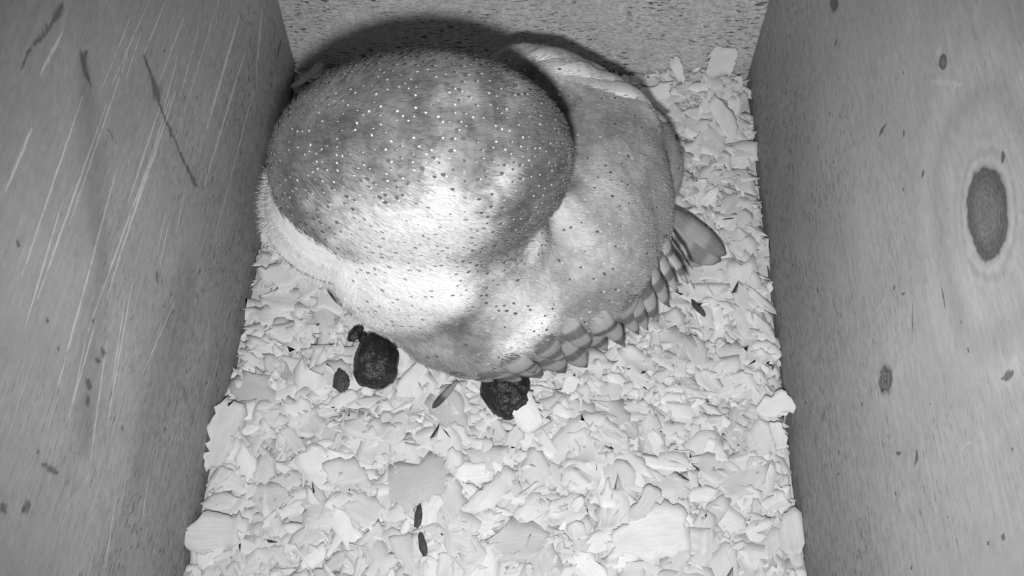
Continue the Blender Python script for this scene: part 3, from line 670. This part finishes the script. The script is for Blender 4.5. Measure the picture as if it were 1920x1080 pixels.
# soft barbs of the plumage
def barbs(name, n, length, width, mat, keep=None, lift=0.22, seed=3, label=None):
    r = np.random.default_rng(seed)
    tri = np.array([p.vertices[:3] for p in body_me.polygons]); 
    A, B_, C_ = co[tri[:, 0]], co[tri[:, 1]], co[tri[:, 2]]
    nrm = np.cross(B_ - A, C_ - A); ar = np.linalg.norm(nrm, axis=1); nrm /= ar[:, None] + 1e-12
    ar = ar * (nrm[:, 2] > -0.35)
    if keep is not None: ar = ar * keep[tri[:, 0]]
    idx = r.choice(len(tri), n, p=ar / ar.sum())
    a_, b_ = r.random(n), r.random(n); fl = a_ + b_ > 1; a_[fl] = 1 - a_[fl]; b_[fl] = 1 - b_[fl]
    p = A[idx] + (B_[idx] - A[idx]) * a_[:, None] + (C_[idx] - A[idx]) * b_[:, None]; nn = nrm[idx]
    vi = tri[idx, 0]
    flow = np.tile(np.array((0.75, 0.30, -0.45)), (n, 1)); flow[white_w[vi] > .5] = (0.1, -0.35, -0.9)
    flow = flow + r.normal(0, .16, (n, 3))
    fd = flow - nn * (flow * nn).sum(1)[:, None]; fd /= np.linalg.norm(fd, axis=1)[:, None] + 1e-9
    sd = np.cross(nn, fd); ln = length * r.uniform(.6, 1.3, n)[:, None]; wd = width * r.uniform(.7, 1.3, n)[:, None]
    lf = lift * r.uniform(.5, 1.4, n)[:, None]
    q0 = p - nn * .0006; q1 = p + fd * ln * .5 + nn * (ln * lf * .6); q2 = p + fd * ln + nn * (ln * lf * .75)
    V = np.stack([q0 - sd * wd * .5, q0 + sd * wd * .5, q1 + sd * wd * .5, q1 - sd * wd * .5, q2 + sd * wd * .12, q2 - sd * wd * .12], 1).reshape(-1, 3)
    V = V - np.array((0, -0.18, 0))
    k6 = np.arange(n)[:, None] * 6
    Q = np.concatenate([k6 + np.array([[0, 1, 2, 3]]), k6 + np.array([[3, 2, 4, 5]])])
    me = mesh_np(name, V, Q)
    for nm, arr in ATT.items():
        at_ = me.attributes.new(nm, 'FLOAT', 'POINT'); at_.data.foreach_set('value', np.repeat(arr[vi], 6).astype(np.float32))
    smooth(me)
    o = link(name, me, mat, owl); o['kind'] = 'stuff'
    return o
barbs('plumage_barbs', 42000, 0.0048, 0.00042, PLUM)

# fine flecks on the feather tips: pale drops, each below a dark one
def fleck_mat(name, v):
    b = NB(name); return b.finish(b.mr(b.noise(b.objco(), 500.0), .3, .7, v * .85, v * 1.1), .8, .1)
FLW = fleck_mat('pale_fleck', 0.54); FLD = fleck_mat('dark_fleck', 0.11); FLM = fleck_mat('brown_fleck', 0.22)
def flecks():
    r = np.random.default_rng(21)
    tri = np.array([p.vertices[:3] for p in body_me.polygons]); c3 = co[tri].mean(1)
    nrm = np.cross(co[tri[:, 1]] - co[tri[:, 0]], co[tri[:, 2]] - co[tri[:, 0]]); nrm /= np.linalg.norm(nrm, axis=1)[:, None] + 1e-12
    order = r.permutation(len(tri)); cell = {}
    VW, QW, VD, QD, VM, QM = [], [], [], [], [], []
    def drop(V, Q, p, n, f, L, W):
        s = np.cross(n, f); k = len(V)
        for a, b_ in ((-.5, 0), (-.1, .5), (.35, .42), (.5, 0), (.35, -.42), (-.1, -.5)): V.append(p + f * a * L + s * b_ * W)
        Q.append((k, k + 1, k + 2, k + 5)); Q.append((k + 2, k + 3, k + 4, k + 5))
    for i in order:
        p, n = c3[i], nrm[i]
        if n[2] < -.2: continue
        h = head_w[tri[i, 0]] > .4; tn = tone[tri[i, 0]]; wt = white_w[tri[i, 0]]
        if wt > .6: continue
        sp = (0.0040 if (h or tn > .42) else 0.0082) * r.choice((.62, .8, 1.0, 1.35))
        key = (int(p[0] / .009), int(p[1] / .009), int(p[2] / .009)); near = False
        for dx in (-1, 0, 1):
            for dy in (-1, 0, 1):
                for dz in (-1, 0, 1):
                    for q in cell.get((key[0] + dx, key[1] + dy, key[2] + dz), ()):
                        if ((q - p) ** 2).sum() < sp * sp: near = True
        if near: continue
        cell.setdefault(key, []).append(p)
        f = np.array((0.75, 0.30, -0.45)) + r.normal(0, .25, 3); f -= n * f.dot(n); f /= np.linalg.norm(f) + 1e-9
        pp = p + n * .0011; sc_ = r.uniform(.5, 1.2)
        body_side = (not h) and p[0] > -.012 and p[1] > -.30
        if tn < .42 or body_side:
            if r.random() < .72: drop(VW, QW, pp + n * .0002, n, f, (.0011 if h else .0020) * sc_, (.0008 if h else .0013) * sc_)
            if r.random() < (.6 if h else .22): drop(VD, QD, pp - f * (.0013 if h else .0019) * sc_, n, f, .0021 * sc_, (.0013 if h else .0012) * sc_)
        elif r.random() < .42:
            drop(VM, QM, pp - n * .0002, n, f, .0022 * sc_, .0009 * sc_)
    for nm, V, Q, m_ in (('pale_flecks', VW, QW, FLW), ('dark_flecks', VD, QD, FLD), ('brown_flecks', VM, QM, FLM)):
        me = mesh_np(nm, np.array(V) - np.array((0, -0.18, 0)), np.array(Q)); o = link(nm, me, m_, owl); o['kind'] = 'stuff'
flecks()

# fringe of down round the rim of the facial disc
r_ = np.random.default_rng(5); V = []; Q = []
DMw = DM.copy(); DMw.translation = DM.translation + Vector((0, -0.18, 0))
dv = [DMw @ v.co for v in disc.data.vertices]; dc = DMw.translation
rimv = [p for p in dv if (p - dc).length > .026]
for k in range(26000):
    p = rimv[r_.integers(len(rimv))] + Vector(r_.normal(0, .0010, 3)); o_ = (p - dc); o_ = (o_ - FD * o_.dot(FD)).normalized()
    d = (o_ * r_.uniform(.5, 1.0) - FD * r_.uniform(-.35, .7) + Vector((0, -.1, -.25)) + Vector(r_.normal(0, .12, 3))).normalized()
    s = d.cross(Vector(r_.normal(0, 1, 3))).normalized() * 0.00008; L = r_.uniform(.0012, .0046) * r_.uniform(.5, 1)
    q = [p - s - d * .002, p + s - d * .002, p + d * L + s * .2, p + d * L - s * .2]; k4 = len(V)
    V += [tuple(W2L(x)) for x in q]; Q.append((k4, k4 + 1, k4 + 2, k4 + 3))
me = mesh_np('down_fringe', np.array(V), np.array(Q)); smooth(me); o = link('down_fringe', me, WDOWN, owl); o['kind'] = 'stuff'

# loose feather scrap beside the pellets
sc = feather('feather_scrap', (-0.0290, -0.2640, 0.012), (-0.0430, -0.2810, 0.009), 0.0042, feather_mat('feather_scrap', 0.26, 0.07, 1.0, 0.8), nrm=(0, -.2, 1), off=-1, seed=90, parent=None, hug=0)
for v in sc.data.vertices: v.co = v.co + Vector((0, -0.18, 0))
setp(sc, 'dark striped scrap of feather between the two big pellets', 'feather')
